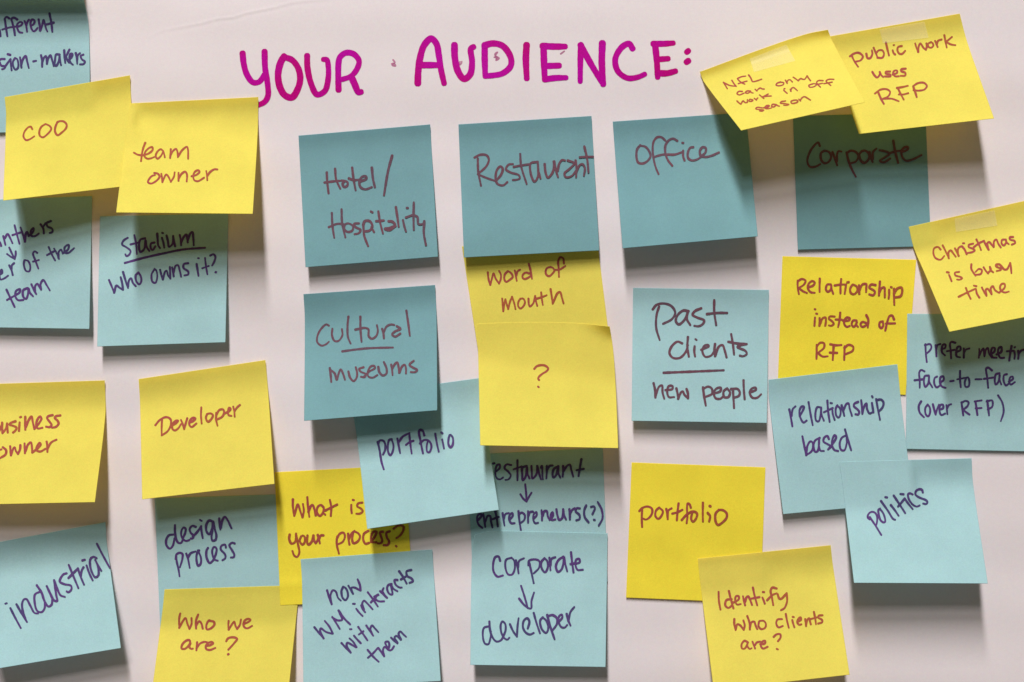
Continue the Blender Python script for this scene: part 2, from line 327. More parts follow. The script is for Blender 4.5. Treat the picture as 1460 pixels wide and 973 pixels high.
def parse_traces(txt):
    out, cur = {}, None
    for line in txt.strip().splitlines():
        line = line.strip()
        if not line or line[0] == '#': continue
        if line[0] == '@':
            p = line[1:].split()
            x0, y0, w, h = map(float, p[1:5])
            cur = (x0, y0, min(1460 / w, 973 / h))
            key = p[0]
            out.setdefault(key, [])
            meta = (p[5], float(p[6]))
        else:
            strokes = []
            for st in line.split('/'):
                strokes.append([(cur[0] + float(a) / cur[2], cur[1] + float(b) / cur[2]) for a, b in (q.split(',') for q in st.split())])
            out[key].append((meta, strokes))
    return out
TRACES = """
# crop x0 y0 w h | ink | width(px of photo)
@header 320 40 360 120 M 8.8
105,148 112,210 130,270 165,315 200,312 235,265 / 232,138 235,230 250,330 252,390 235,425 198,445 160,455
345,165 325,200 310,270 320,340 350,390 390,402 425,350 438,290 425,230 390,185 350,170
478,162 480,230 500,320 535,385 580,365 600,290 600,220 592,185 572,182
660,358 658,280 660,200 668,170 700,145 745,150 778,190 765,240 730,280 680,298 / 735,285 755,330 775,372 790,370
1118,320 1120,260 1130,180 1155,100 1195,62 1225,90 1240,160 1252,240 1270,320 / 1130,215 1240,215
1330,100 1332,170 1350,250 1385,295 1420,270 1432,200 1425,120 1440,110
@header 680 40 360 120 M 8.8
45,100 45,180 48,280 / 45,100 95,90 150,105 195,170 195,220 150,262 90,275 48,278
287,100 283,180 288,292
380,105 440,108 510,108 / 385,110 388,200 392,298 / 415,220 475,218 / 392,298 450,290 515,288
600,100 598,200 597,310 / 600,100 660,210 730,325 / 725,90 722,200 730,325
900,120 880,92 840,110 800,180 815,250 870,290 930,285 970,268
1020,92 1080,92 1135,88 / 1030,95 1040,190 1045,285 / 1050,182 1105,178 / 1045,262 1100,262 1148,250
1214,140 1222,133 / 1212,198 1222,191
@smudge 320 40 360 120 S 2.3
975,185 985,200 970,215 990,220 980,205 966,208 / 1362,195 1358,215 1370,205 1372,195
@smudge 680 40 360 120 S 2.3
100,170 118,170 110,188 128,176 108,160 120,140 104,150 112,178 / 485,150 505,135
@different 0 10 146 97 P 3.1
-5,330 8,420
130,165 95,145 70,165 75,220 90,330 105,420 / 30,325 130,295 240,280 / 245,180 200,155 165,170 180,240 200,320 212,405
240,285 290,270 320,235 290,215 245,250 245,300 275,360 320,370 / 350,205 375,280 385,355 / 375,265 390,215 410,185 / 445,270 485,240 490,195 460,180 435,220 445,300 480,350 520,320 535,300 / 550,180 565,270 570,345 590,300 610,220 620,185 640,250 660,320 675,350 / 705,95 730,220 745,355 / 665,250 765,225
-20,760 20,745 65,745 / -10,790 20,840 75,850 60,880 30,890 / 70,855 145,750 / 150,745 155,820 165,905 / 110,675 145,685 / 215,730 185,780 190,850 220,895 255,870 260,800 240,740 215,730 / 285,720 295,790 305,865 / 300,840 330,740 365,700 385,770 410,870
475,778 515,770
585,690 600,770 600,855 / 600,800 630,720 655,700 665,770 668,815 / 668,815 690,730 720,690 740,750 765,845 / 850,680 800,680 785,750 780,830 800,840 840,770 850,690 855,760 870,830
915,620 920,700 930,800 / 990,610 940,710 / 940,710 960,760 985,795 / 965,770 1020,720 1030,670 1005,670 990,740 1010,800 1040,825 / 1080,660 1095,730 1100,810 / 1100,750 1110,690 1140,660 / 1190,680 1150,700 1170,750 1210,780 1190,815 1140,820
@coo 0 150 146 97 R 2.7
460,345 440,310 400,320 345,390 335,450 370,500 420,490 490,445 / 650,270 590,310 560,380 570,440 610,460 670,420 730,340 710,300 650,270 / 820,240 790,310 785,380 820,430 870,400 940,330 950,280 910,235 850,230 810,250
@teamowner 180 180 146 97 R 2.8
270,240 235,340 210,500 / 110,380 170,410 240,415 / 240,415 320,390 375,340 370,300 330,310 270,370 260,430 300,465 350,460 400,440 / 530,360 490,330 440,370 420,430 445,465 490,430 530,370 540,400 550,445 / 635,330 630,400 625,455 / 630,420 670,350 710,325 730,370 735,445 / 740,430 800,340 865,295 880,340 882,465
400,670 450,680 475,720 430,780 350,820 310,800 330,750 370,710 410,700 / 500,680 510,740 515,800 / 515,800 570,690 600,720 635,795 / 635,795 680,720 690,660 / 745,665 745,720 745,780 / 745,750 790,680 840,650 865,690 862,790 / 930,715 1000,695 1045,650 1025,630 980,650 955,710 970,770 1020,785 1110,735 / 1140,640 1150,700 1155,770 / 1155,710 1200,650 1260,615 1300,618
@panthers 0 300 195 150 P 3.0
-20,280 0,300 10,330 / 30,240 50,320 / 45,260 70,220 95,260 115,305 / 135,140 155,220 180,310 / 115,230 190,205 / 190,160 210,220 230,290 / 230,290 240,210 250,200 265,240 / 265,240 310,190 310,165 285,190 290,235 320,240 360,215 / 375,130 400,170 405,215 / 395,160 420,120 / 470,100 430,120 440,150 480,170 485,200 460,210
85,345 110,400 135,450 / 65,405 100,430 135,450 / 135,450 145,410 145,380
-20,600 20,580 15,550 -5,590 5,640 40,630 75,605 / 85,510 105,550 118,600 / 105,550 110,510 130,490
225,465 220,500 240,560 270,565 280,520 260,470 230,460 / 345,395 320,380 305,400 325,460 355,540 / 305,475 360,460
450,340 480,410 510,465 / 435,415 500,380 / 500,355 530,410 545,450 / 540,440 545,380 565,365 580,400 / 580,400 630,360 635,320 600,340 600,390 630,395 685,350
60,735 95,810 135,895 / 65,830 135,790 / 135,790 180,760 185,730 150,745 140,790 165,830 215,830 / 255,720 215,740 215,800 240,820 260,770 265,720 275,760 305,795 / 290,685 315,740 335,775 / 325,750 325,700 345,680 365,710 380,735 / 380,730 375,680 400,645 430,690 460,740
@stadium 140 310 195 130 P 3.0
315,220 270,250 255,290 300,320 345,360 330,400 300,415 290,395 / 385,190 405,290 412,395 / 345,290 430,270 / 500,225 450,240 435,310 450,370 490,340 505,240 515,310 545,360 / 600,270 565,280 560,330 580,350 610,310 / 630,175 635,250 640,300 660,330 / 680,220 695,270 705,325 / 683,166 692,170 / 730,195 745,260 755,315 790,290 800,200 / 800,200 810,260 820,310 / 870,190 880,240 885,300 / 885,270 920,200 940,185 950,230 955,270 / 955,250 985,170 1005,160 1015,230 1020,300
285,488 500,430 700,385 900,345 1140,325
115,670 145,740 170,805 / 170,805 195,730 225,750 265,775 / 265,775 255,700 240,640 / 265,585 290,670 318,755 / 318,740 330,670 350,650 370,700 400,735 / 430,590 400,620 410,690 440,715 460,680 450,620 425,590
600,555 570,610 580,690 610,700 630,640 620,570 600,550 / 660,560 675,620 690,665 / 690,665 715,580 730,570 745,620 770,655 / 770,655 765,530 / 790,535 800,590 805,630 / 805,590 825,520 850,510 870,570 885,635 / 960,490 915,500 910,540 960,580 960,610 920,620
1050,500 1060,560 1070,625 / 1065,437 1075,438 / 1140,435 1150,520 1165,610 / 1110,545 1180,520 / 1195,410 1230,395 1250,420 1240,470 1215,515 / 1252,587 1258,586
@business 0 570 146 97 R 3.2
-20,360 5,400 -10,450 / 30,330 30,400 35,480 / 35,480 80,420 100,340 / 100,340 105,400 110,470 / 220,310 160,330 135,355 190,375 235,400 220,440 185,470 / 280,325 275,380 270,445 / 286,252 298,247 / 360,245 360,330 360,430 / 365,400 410,290 450,240 465,310 490,420 / 490,415 560,330 590,270 570,240 530,290 515,370 540,410 605,400 / 750,220 690,235 670,260 710,320 735,360 710,390 655,385 / 860,225 800,235 780,260 820,300 835,340 800,385 740,400
-20,720 20,710 / 40,680 85,720 80,780 0,835 / 145,665 150,730 155,795 / 155,795 195,690 210,680 225,730 255,775 / 255,775 285,710 290,650 / 350,625 350,700 355,765 / 360,740 400,640 440,610 455,680 460,755 / 460,755 540,690 580,640 565,615 530,660 520,720 570,740 650,700 / 665,600 675,670 675,745 / 680,690 730,610 805,570
@developer 210 560 146 97 R 2.9
210,380 205,490 205,610 / 115,465 180,390 270,350 330,380 335,460 290,550 205,610 / 350,470 420,430 440,400 410,400 365,440 355,510 390,540 440,510 480,450 / 480,390 505,450 525,520 / 525,520 550,430 570,365 / 600,430 660,400 685,370 650,360 605,400 600,460 630,490 700,440 / 770,210 765,320 775,440 / 850,310 835,360 865,415 910,380 935,320 900,295 850,305 / 985,290 980,380 1000,470 / 985,310 1030,245 1080,240 1095,280 1070,340 1000,380 / 1095,300 1170,260 1190,230 1165,215 1150,260 1160,320 1200,330 / 1225,200 1240,270 1245,340 / 1245,260 1280,210 1320,175
@design 220 725 146 97 P 3.2
270,375 210,385 170,450 175,530 220,575 260,540 290,430 / 295,240 295,340 310,430 340,490 380,495 410,440 / 405,430 440,350 445,290 420,275 390,310 385,390 420,450 460,465 500,450 / 590,265 545,250 505,290 520,350 560,390 545,430 520,430 / 550,400 610,340 670,255 / 665,255 675,340 690,425 / 650,165 675,180 / 840,190 780,175 740,240 745,330 780,370 820,310 840,200 860,290 885,390 870,450 830,460 815,410 830,320 / 925,145 930,230 940,305 / 945,280 970,170 1005,120 1040,160 1100,285
310,670 320,760 345,870 360,970 / 305,725 315,660 360,635 400,650 400,720 365,840 / 455,645 480,720 505,850 / 480,700 520,640 590,615 / 640,600 610,640 600,720 625,820 660,790 665,710 640,640 620,600 / 765,565 745,600 745,700 790,780 840,740 / 840,740 880,640 885,570 850,550 825,600 835,680 870,735 905,745 / 1020,560 1010,520 960,530 945,580 1010,660 1010,710 970,740 / 1145,500 1110,490 1070,525 1110,600 1140,660 1130,695 1090,700
@industrial 0 770 180 120 P 3.1
62,738 78,733 / 120,790 165,880 240,1020 / 190,745 250,850 312,950 / 300,930 265,830 255,740 275,690 305,685 350,760 400,845 440,850 / 460,600 405,630 400,720 430,820 480,835 515,790 515,700 / 425,525 480,610 515,710 560,770 595,750 605,690 / 540,535 580,620 625,700 660,705 650,640 625,470 / 625,465 660,560 700,640 750,658 / 770,385 730,400 690,480 740,510 820,530 825,570 790,605 770,595 / 795,290 840,400 905,555 / 790,440 840,390 900,330 / 900,330 930,420 970,515 / 935,420 945,350 965,315 / 1000,295 1030,380 1070,465 / 950,237 980,228 / 1115,210 1080,195 1045,220 1040,290 1065,380 1100,430 1135,410 1130,300 1095,220 1130,290 1170,355 / 1120,45 1190,180 1270,325
@whoweare 235 860 146 97 R 3.0
220,150 205,220 205,355 / 205,355 250,270 295,215 320,290 350,370 / 350,370 380,300 380,215 / 475,165 445,250 445,365 / 445,320 490,260 520,290 540,365 / 625,250 700,270 705,310 650,365 600,375 590,330 610,270 640,245
910,255 905,320 910,380 / 910,380 960,300 990,265 1005,320 1030,370 / 1030,370 1070,310 1085,235 / 1120,300 1190,270 1220,240 1190,225 1140,250 1120,310 1140,350 1180,360 1245,325
365,580 350,530 300,540 245,600 240,650 280,655 330,620 360,580 350,630 380,655 400,650 / 460,560 455,620 450,675 / 455,640 500,580 560,555 605,560 / 585,610 650,600 690,570 670,555 620,570 585,610 590,655 640,670 720,640 / 875,545 900,505 970,488 1030,510 990,570 905,665 / 900,732 908,728
@hotel 450 210 180 150 B 3.4
103,235 108,330 120,428 / 180,200 190,300 228,385 / 82,328 180,315 250,310 / 265,315 250,340 262,368 290,360 295,325 265,312 240,308 / 338,190 350,290 370,400 / 308,290 350,305 410,300 / 410,320 470,290 465,270 430,275 405,320 415,370 460,390 520,370 / 520,190 530,290 548,370 / 708,78 670,220 632,445
150,610 155,720 172,840 / 240,575 245,700 275,835 / 122,740 200,710 270,715 / 270,715 265,760 300,785 340,770 345,730 300,705 270,715 / 400,705 355,710 370,740 415,765 400,795 360,805 / 440,710 450,820 485,915 / 440,720 455,685 500,685 525,730 500,770 445,780 / 515,740 540,785 / 510,595 525,603 / 580,595 595,690 622,798 / 560,685 630,678 / 675,685 710,690 735,720 690,745 640,755 680,768 740,730 / 742,555 755,640 768,735 / 808,675 820,730 835,780 / 843,562 853,562 / 908,512 905,640 908,765 / 835,650 900,630 940,645 950,710 990,710 1005,685 / 1005,685 1000,790 1020,905
@cultural 440 440 180 120 B 3.1
235,200 205,185 150,230 105,310 100,390 150,430 200,415 235,385 / 275,235 270,310 300,375 345,375 390,310 385,240 / 460,95 450,200 455,330 485,405 / 598,95 600,250 612,385 / 540,245 650,225 690,240 695,320 730,350 780,320 800,260 790,195 / 850,235 865,290 870,345 / 870,270 900,210 950,185 990,190 / 1020,205 1060,235 1000,265 965,300 1000,325 1060,290 / 1130,25 1150,160 1170,315
390,497 550,475 700,460 975,452
245,690 255,770 262,850 / 250,710 300,750 325,825 345,760 370,705 400,760 420,825 / 460,730 480,800 520,840 555,800 560,740 545,680 / 635,680 585,700 600,730 660,760 650,795 605,790 / 640,790 700,730 765,690 760,665 720,670 685,730 690,785 740,800 795,770 / 805,675 820,740 860,775 900,750 900,690 870,620 / 955,650 965,710 970,770 / 965,700 1000,640 1025,625 1040,680 1045,745 / 1050,740 1080,670 1110,650 1125,690 1125,750 / 1215,605 1165,650 1200,680 1255,710 1230,735 1180,735
@portfolioblue 520 595 146 97 P 3.1
185,355 210,460 240,640 272,745 / 190,380 215,335 260,335 290,380 290,470 260,535 / 385,315 350,325 330,400 335,500 365,545 395,500 410,410 385,330 365,318 / 465,305 485,410 505,515 / 490,350 540,280 640,225 / 635,230 650,380 670,520 / 590,395 640,355 695,338 / 850,260 830,200 800,180 775,200 795,340 830,515 / 785,375 850,325 900,330 940,370 950,430 920,500 890,490 885,400 900,340 / 1005,235 1030,380 1055,490 / 1105,320 1120,390 1130,445 / 1092,218 1108,230 / 1210,255 1195,310 1195,390 1225,430 1255,390 1255,290 1225,250
@whatis 400 700 190 100 R 3.3
135,95 135,170 150,275 / 150,275 170,200 190,150 215,220 240,290 / 240,290 255,220 245,145 / 293,70 300,170 315,285 / 305,230 330,170 350,155 370,200 385,270 / 470,180 440,155 405,180 400,240 430,275 465,240 475,190 470,240 490,262 / 540,100 555,180 550,275 / 490,215 560,180 620,150
775,155 775,200 780,245 / 792,100 803,103 / 895,130 850,140 840,170 880,195 900,225 870,250 830,252
100,480 95,530 120,580 160,560 170,470 / 170,470 190,580 205,680 180,725 150,710 130,660 / 225,500 210,550 240,590 265,560 265,510 245,490 225,500 / 295,490 290,560 305,590 340,560 360,490 / 360,490 365,540 385,575 / 385,575 410,530 410,480 / 405,485 420,530 430,575 / 420,530 440,490 470,488
620,500 615,580 640,690 / 615,530 650,470 690,460 705,500 680,560 630,585 / 740,470 745,530 755,590 / 750,530 780,465 810,440 / 795,450 785,540 800,575 850,550 870,500 850,465 810,445 / 960,440 915,470 905,530 930,580 970,570 / 990,560 1040,490 1050,450 1015,450 990,510 1000,560 1050,565 / 1120,450 1090,455 1100,500 1115,550 1095,575 1065,575 / 1195,445 1160,460 1165,510 1190,560 1170,595 1130,595 / 1240,415 1290,380 1345,390 1345,430 1310,490 1270,518 / 1262,604 1272,610
@now 440 800 160 160 P 3.0
160,255 180,320 200,378 / 200,375 190,300 210,255 235,265 255,320 280,345 / 300,225 285,260 295,320 320,340 340,310 335,260 315,230 300,225 / 345,215 365,250 385,285 / 385,285 370,235 395,230 445,255 / 450,255 445,210 425,160
50,575 90,625 130,672 / 130,672 100,610 105,585 150,615 205,632 / 210,630 180,570 140,520 / 205,485 240,540 270,590 / 205,490 250,515 290,510 270,460 260,430 / 260,430 310,500 360,550
413,415 440,450 468,478 / 385,372 400,373 / 455,385 470,420 490,445 / 480,420 465,370 480,345 510,370 555,420 / 513,272 560,335 600,395 / 540,360 575,320 605,290 / 570,310 610,290 590,300 580,330 610,350 655,350 / 620,262 650,290 680,320 / 655,290 640,260 650,235 / 720,200 690,210 680,240 700,285 725,290 720,240 710,195 735,240 770,262 / 770,165 745,165 755,205 790,230 808,230 / 785,90 820,140 850,195 / 800,160 850,130 / 890,78 850,90 855,130 890,150 905,175 875,190
285,712 325,755 365,795 / 365,795 330,735 335,710 370,725 410,750 / 415,748 385,700 355,672 / 393,648 420,680 452,713 / 358,592 372,592 / 430,572 470,630 510,688 / 435,638 475,610 / 500,560 530,605 560,648 / 555,640 535,590 550,560 575,585 605,618
512,772 560,830 608,875 / 515,840 560,800 600,755 / 605,755 630,790 655,828 / 655,825 645,770 660,745 690,770 / 690,770 700,730 690,700 665,705 680,745 700,775 720,770 740,740 / 715,665 740,690 770,715 / 770,710 745,665 760,650 800,685 / 800,680 780,630 795,612 820,635 845,658
@restaurant 670 200 192 128 B 3.2
85,200 90,340 120,495 / 50,190 110,160 180,165 205,210 180,280 85,370 / 85,370 180,410 280,445 / 280,445 340,370 355,310 330,285 290,330 280,430 300,475 360,490 405,455 / 465,260 420,265 390,315 440,350 530,380 540,415 500,430 465,432 / 545,150 555,280 615,475 / 475,290 550,275 640,262 / 735,235 660,250 650,290 670,400 700,450 735,400 740,320 735,240 740,320 765,415 / 810,260 820,350 845,405 890,360 910,290 905,230 / 915,230 930,320 955,400 / 950,330 970,250 1000,215 1030,220 / 1060,220 1130,250 1080,310 1025,360 1040,400 1100,390 1150,330 / 1145,220 1155,300 1150,400 / 1150,350 1190,270 1220,260 1245,300 1235,385 / 1240,70 1270,200 1285,350 / 1190,185 1260,180 1335,180
@wom 680 355 146 97 R 2.8
155,335 165,430 190,515 / 190,515 215,420 235,350 270,430 315,495 / 315,495 340,430 340,360 315,315 / 440,320 400,360 390,430 415,470 470,440 510,400 490,350 450,320 / 540,310 555,390 568,455 / 560,380 580,320 615,298 / 750,350 690,340 655,370 650,410 680,430 740,405 770,380 / 740,215 765,310 785,425
1050,260 1000,275 980,320 990,370 1030,390 1080,350 1105,310 1080,270 1045,260 / 1240,210 1230,140 1190,120 1160,170 1165,280 1170,400 / 1125,300 1180,295 1260,245
360,710 368,800 375,890 / 375,890 390,780 405,720 / 405,720 425,790 445,860 / 445,860 470,760 500,685 / 500,685 530,770 550,860 / 620,710 590,760 590,820 620,850 660,820 685,760 660,710 620,710 / 735,710 740,790 755,820 800,780 830,670 / 830,670 840,740 860,810 / 915,620 925,710 940,800 / 850,710 920,690 995,660 / 1050,575 1065,670 1080,780 / 1080,780 1110,710 1150,630 1185,615 1210,690 1235,775
@question 715 495 110 73 R 2.9
622,415 660,370 740,345 830,355 885,410 850,460 770,510 705,570 695,605 712,625 / 692,750 706,760
@restent 670 640 200 120 P 3.1
240,155 255,152 / 270,240 310,200 310,165 285,170 265,230 275,300 310,320 345,300 / 430,170 380,165 360,200 400,240 425,280 400,320 370,325 / 495,120 495,220 495,330 / 455,215 540,185 / 590,180 545,200 545,270 550,330 580,290 595,190 600,260 620,310 / 640,180 645,250 650,310 690,270 700,180 / 700,180 715,240 740,320 / 740,200 745,180 750,180 755,280 760,320 / 800,180 800,240 795,310 / 800,230 830,180 860,175 / 920,185 875,210 860,270 870,300 900,270 920,190 920,250 940,300 / 970,180 970,240 965,290 / 970,240 1010,180 1040,165 1055,220 1075,290 / 1160,110 1145,200 1130,285 / 1110,225 1185,210
575,370 585,460 590,550 / 525,475 555,520 590,550 / 590,550 615,500 640,460
90,740 120,700 115,680 85,690 75,730 90,790 130,825 / 140,680 150,750 160,815 / 160,760 185,700 210,700 220,760 235,820 / 265,650 280,730 290,810 / 220,740 300,710 / 340,670 350,740 360,800 / 355,730 370,680 405,670 / 410,740 445,700 440,670 415,690 410,740 430,775 465,775 / 505,650 515,750 530,845 / 510,680 540,665 570,690 565,740 525,775 / 605,650 605,710 605,770 / 605,710 625,660 655,655 / 660,730 695,690 690,660 665,680 660,740 680,775 710,770 / 745,640 750,700 750,745 / 755,700 775,650 800,650 810,700 830,740 / 830,740 865,690 860,660 840,690 850,740 890,735 / 900,630 910,690 930,740 960,720 970,630 / 970,630 980,690 1000,735 / 1035,630 1040,690 1040,735 / 1040,690 1060,640 1090,620 / 1145,620 1110,620 1100,650 1140,690 1140,730 1105,745 / 1210,590 1190,640 1195,710 1235,765 / 1260,605 1290,600 1300,620 1285,660 1275,680 / 1290,738 1300,740 / 1330,555 1370,630 1380,720 1340,800
@corpdev 680 780 160 150 P 3.1
215,130 200,90 170,95 150,160 155,230 190,275 240,265 / 320,100 270,120 265,200 290,255 325,255 350,200 340,120 315,100 / 360,125 375,180 385,245 / 380,190 390,130 435,105 / 475,170 480,130 530,115 575,130 575,190 525,245 / 485,150 505,240 525,335 / 625,105 595,140 600,200 630,235 655,190 650,130 625,105 / 670,100 675,160 680,215 / 680,170 690,110 725,95 / 800,90 755,120 730,180 750,230 780,210 800,150 805,90 815,150 835,225 / 870,50 880,140 893,235 / 865,158 910,150 / 915,155 950,140 945,110 920,115 910,150 930,210 980,210
408,360 440,460 470,565 / 390,478 430,530 470,565 / 470,565 500,570 505,500 528,422
110,735 65,750 55,830 75,895 105,900 125,840 130,780 / 115,690 120,760 140,830 180,875 220,865 245,830 / 240,835 265,770 260,710 235,690 220,720 225,790 250,840 280,858 300,840 / 305,715 335,780 370,830 / 370,830 375,740 385,660 / 470,755 485,690 465,660 435,680 425,740 450,790 490,810 525,795 / 525,610 550,700 583,798 / 610,650 585,680 600,760 640,795 660,750 640,680 605,650 / 650,630 680,740 718,853 / 655,640 700,630 740,660 740,710 700,770 / 750,700 790,650 785,625 760,640 755,690 780,740 810,745 835,720 / 830,620 845,680 865,725 / 850,670 865,600 900,555
@office 890 180 146 97 B 3.3
230,275 185,330 175,440 200,520 260,535 330,500 375,430 350,350 300,295 225,280 / 585,205 530,160 470,160 420,220 405,330 420,470 450,590 490,685 / 430,440 510,415 590,400 / 755,210 700,180 640,200 590,270 585,370 620,480 685,565 / 620,405 720,405 840,365 / 840,350 840,430 860,490 / 828,238 842,240 / 985,300 940,310 905,390 915,460 970,490 1050,470 1090,440 / 1090,440 1160,370 1160,310 1120,300 1080,350 1090,420 1150,440 1250,420 1350,375
@corporate 1140 185 180 100 B 3.3
235,190 215,150 165,190 110,280 90,370 120,430 180,430 240,400 / 290,245 250,270 250,350 290,390 340,370 365,310 340,260 290,245 / 380,260 410,340 435,415 / 430,370 435,280 450,250 485,255 / 545,265 560,340 600,450 650,545 / 545,275 590,245 650,260 680,310 650,370 590,390 / 720,250 690,290 710,360 750,385 800,340 800,280 760,245 720,250 / 810,260 825,330 845,375 / 845,340 850,260 890,220 / 925,240 1000,255 1040,280 990,320 930,360 970,380 1050,335 / 1085,130 1105,250 1140,385 / 1050,270 1120,250 1190,245 / 1185,260 1250,230 1255,205 1215,205 1180,250 1190,320 1230,360 1310,345 1410,295
@nfl 1020 90 180 80 R 2.1
92,225 115,260 138,298 / 92,225 165,260 240,270 / 240,270 215,240 190,200 / 260,190 290,220 340,245 / 255,180 300,160 350,152 / 265,240 310,225 365,210 / 385,140 410,175 430,215 470,210 535,188
310,330 270,330 250,355 275,370 330,350 / 405,325 365,325 345,345 375,350 410,330 410,340 435,348 / 460,305 480,325 / 480,320 500,300 520,290 540,300 565,302
755,220 715,235 700,255 735,265 785,250 790,230 750,222 / 810,200 830,235 / 825,230 840,200 865,195 880,210 890,220 / 900,165 930,185 960,208 / 960,200 990,180 1000,185 1030,190 1060,150 / 1060,150 1080,180 1100,205
250,440 270,460 295,478 / 295,478 320,440 345,460 370,455 / 370,455 370,425 / 400,420 385,440 415,445 435,430 400,420 / 450,410 475,430 / 470,425 490,405 / 510,370 535,390 560,410 / 610,360 570,380 550,390 / 560,390 600,385 645,382
790,315 810,335 830,352 / 795,300 803,297 / 865,305 875,330 / 870,325 880,295 905,285 925,300 950,322
1120,245 1080,260 1090,280 1140,275 1170,250 1145,240 1110,245 / 1245,205 1190,205 1170,225 1190,255 1215,280 / 1170,250 1240,235 / 1370,190 1310,190 1280,210 1310,240 1335,262 / 1255,240 1350,222
540,520 480,515 465,530 510,540 560,545 540,558 510,555 / 555,520 610,510 625,495 590,495 570,520 600,530 650,520 / 700,480 660,480 650,500 670,510 700,490 710,485 720,495 740,500 / 810,440 760,450 750,465 800,470 850,480 820,490 790,488 / 910,430 875,445 880,465 920,465 955,445 940,430 905,432 / 965,420 985,440 / 980,435 1000,405 1030,390 1060,405 1100,430
@publicwork 1200 35 176 120 R 2.9
95,370 150,335 200,330 245,370 220,415 165,430 / 115,360 150,430 190,490 / 285,340 300,390 330,390 355,340 350,300 / 370,270 395,330 415,385 / 415,385 470,385 490,340 470,300 430,300 400,330 / 512,210 530,290 548,360 / 590,300 600,330 618,348 / 600,240 608,238 / 695,250 655,260 645,300 670,340 700,340 735,305
850,220 865,270 885,320 / 885,320 890,260 910,220 945,270 975,295 / 975,295 985,250 980,220 / 1035,205 1000,225 1005,260 1035,270 1060,245 1050,215 1030,205 / 1080,190 1095,225 1110,262 / 1100,230 1115,190 1155,175 / 1187,125 1200,195 1215,268 / 1275,145 1210,200 / 1205,200 1260,230 1315,240
355,550 380,590 410,615 440,580 440,550 / 440,550 460,590 480,608 / 560,545 510,550 510,570 560,580 565,600 500,602 / 590,580 640,560 640,535 610,535 595,570 620,600 660,600 / 740,512 690,520 690,540 735,560 735,590 680,595
385,800 450,755 520,750 560,780 540,830 480,860 / 425,790 450,850 488,920 / 480,860 580,860 660,888 / 640,735 700,725 765,710 / 650,735 680,800 718,870 / 660,810 710,810 770,795 / 825,715 880,680 950,675 985,710 960,750 900,765 830,760 / 830,725 850,780 868,840
@relrfp 1120 385 190 135 R 3.2
125,110 125,180 138,250 / 125,120 165,95 205,110 190,150 130,190 / 140,190 180,220 220,238 / 235,180 285,160 300,130 275,115 240,140 230,190 260,230 300,235 / 352,90 350,160 350,225 / 465,150 430,150 415,200 435,225 465,200 470,155 475,200 490,245 / 572,95 565,170 565,240 / 505,160 570,150 620,150 / 622,150 615,200 608,245 / 635,128 650,125 / 690,150 665,190 670,235 700,250 735,220 730,170 695,150 / 755,160 755,200 758,245 / 760,210 790,150 830,145 830,180 828,225 / 925,155 880,150 860,180 900,205 920,225 900,260 860,250 / 970,120 965,190 960,260 / 962,235 990,185 1015,180 1020,230 1020,280 / 1065,205 1065,250 1060,290 / 1082,175 1092,178 / 1115,195 1115,280 1118,355 / 1115,240 1150,190 1190,180 1200,220 1180,270 1130,280
303,490 300,530 297,575 / 315,450 325,452 / 300,404 306,406 / 350,495 350,535 348,575 / 352,560 380,500 410,490 415,530 408,575 / 505,480 455,480 445,500 480,530 495,555 470,575 445,570 / 562,440 555,520 540,588 / 515,510 580,512 / 590,520 650,520 660,500 630,490 605,520 605,560 630,585 660,575 / 730,520 695,520 680,560 700,585 725,560 735,530 725,560 745,585 / 830,545 790,535 770,560 790,585 825,570 840,550 / 830,465 850,510 845,590
1000,530 970,540 965,580 985,600 1005,570 1000,540 / 1115,510 1095,470 1070,475 1050,520 1025,625 / 1030,552 1125,550
320,770 320,850 318,915 / 320,790 355,750 395,755 395,800 330,855 / 335,855 380,890 435,888 / 460,765 520,775 575,772 / 495,775 490,850 485,925 / 455,850 530,853 / 608,785 605,850 603,925 / 605,800 650,770 695,790 690,830 620,865
@christmas 1314 320 146 117 R 2.9
225,300 195,270 150,285 140,345 165,400 225,420 270,375 / 250,250 290,330 325,405 / 320,400 320,330 345,310 375,345 405,385 / 395,285 420,330 440,375 / 435,370 430,300 450,270 480,260 / 480,262 510,300 535,355 / 490,225 505,225 / 610,230 560,245 560,270 610,290 630,310 600,330 545,340 / 650,180 680,240 705,305 / 620,270 680,225 740,195 / 740,200 765,250 795,300 / 790,290 780,225 800,210 830,240 855,272 / 855,265 860,200 885,180 910,230 940,275 / 1000,180 955,185 950,230 975,250 1000,220 1000,185 1010,215 1035,235 / 1085,150 1045,155 1050,180 1100,195 1110,220 1070,240
325,600 340,635 355,675 / 300,568 322,572 / 445,565 395,575 400,605 460,625 480,640 450,658 420,655
590,475 590,530 640,610 / 640,600 700,590 715,545 680,530 640,565 / 735,510 760,550 790,585 / 785,580 820,540 810,505 / 810,510 820,545 850,570 / 920,475 885,480 885,500 935,525 940,540 890,555 / 930,480 980,535 1010,535 1050,460 / 1050,460 1060,520 1065,580
525,755 550,820 582,885 / 440,860 540,810 640,765 / 645,770 655,820 685,870 / 620,728 650,735 / 715,750 740,800 770,850 / 768,840 760,780 780,765 830,830 / 830,830 820,760 845,735 870,780 920,815 / 920,810 985,750 985,710 955,705 930,740 945,790 985,808 1035,798
@prefer 1290 475 170 130 P 3.0
220,120 225,220 235,310 / 215,130 270,120 285,150 265,190 230,220 / 330,130 335,190 338,250 / 335,180 350,130 380,118 / 395,170 430,160 435,125 410,125 395,165 400,210 430,240 / 540,105 500,95 485,110 490,190 495,270 / 450,195 530,180 / 550,205 595,180 590,145 565,150 550,200 555,250 590,260 / 630,165 630,210 630,262 / 630,220 650,180 690,165
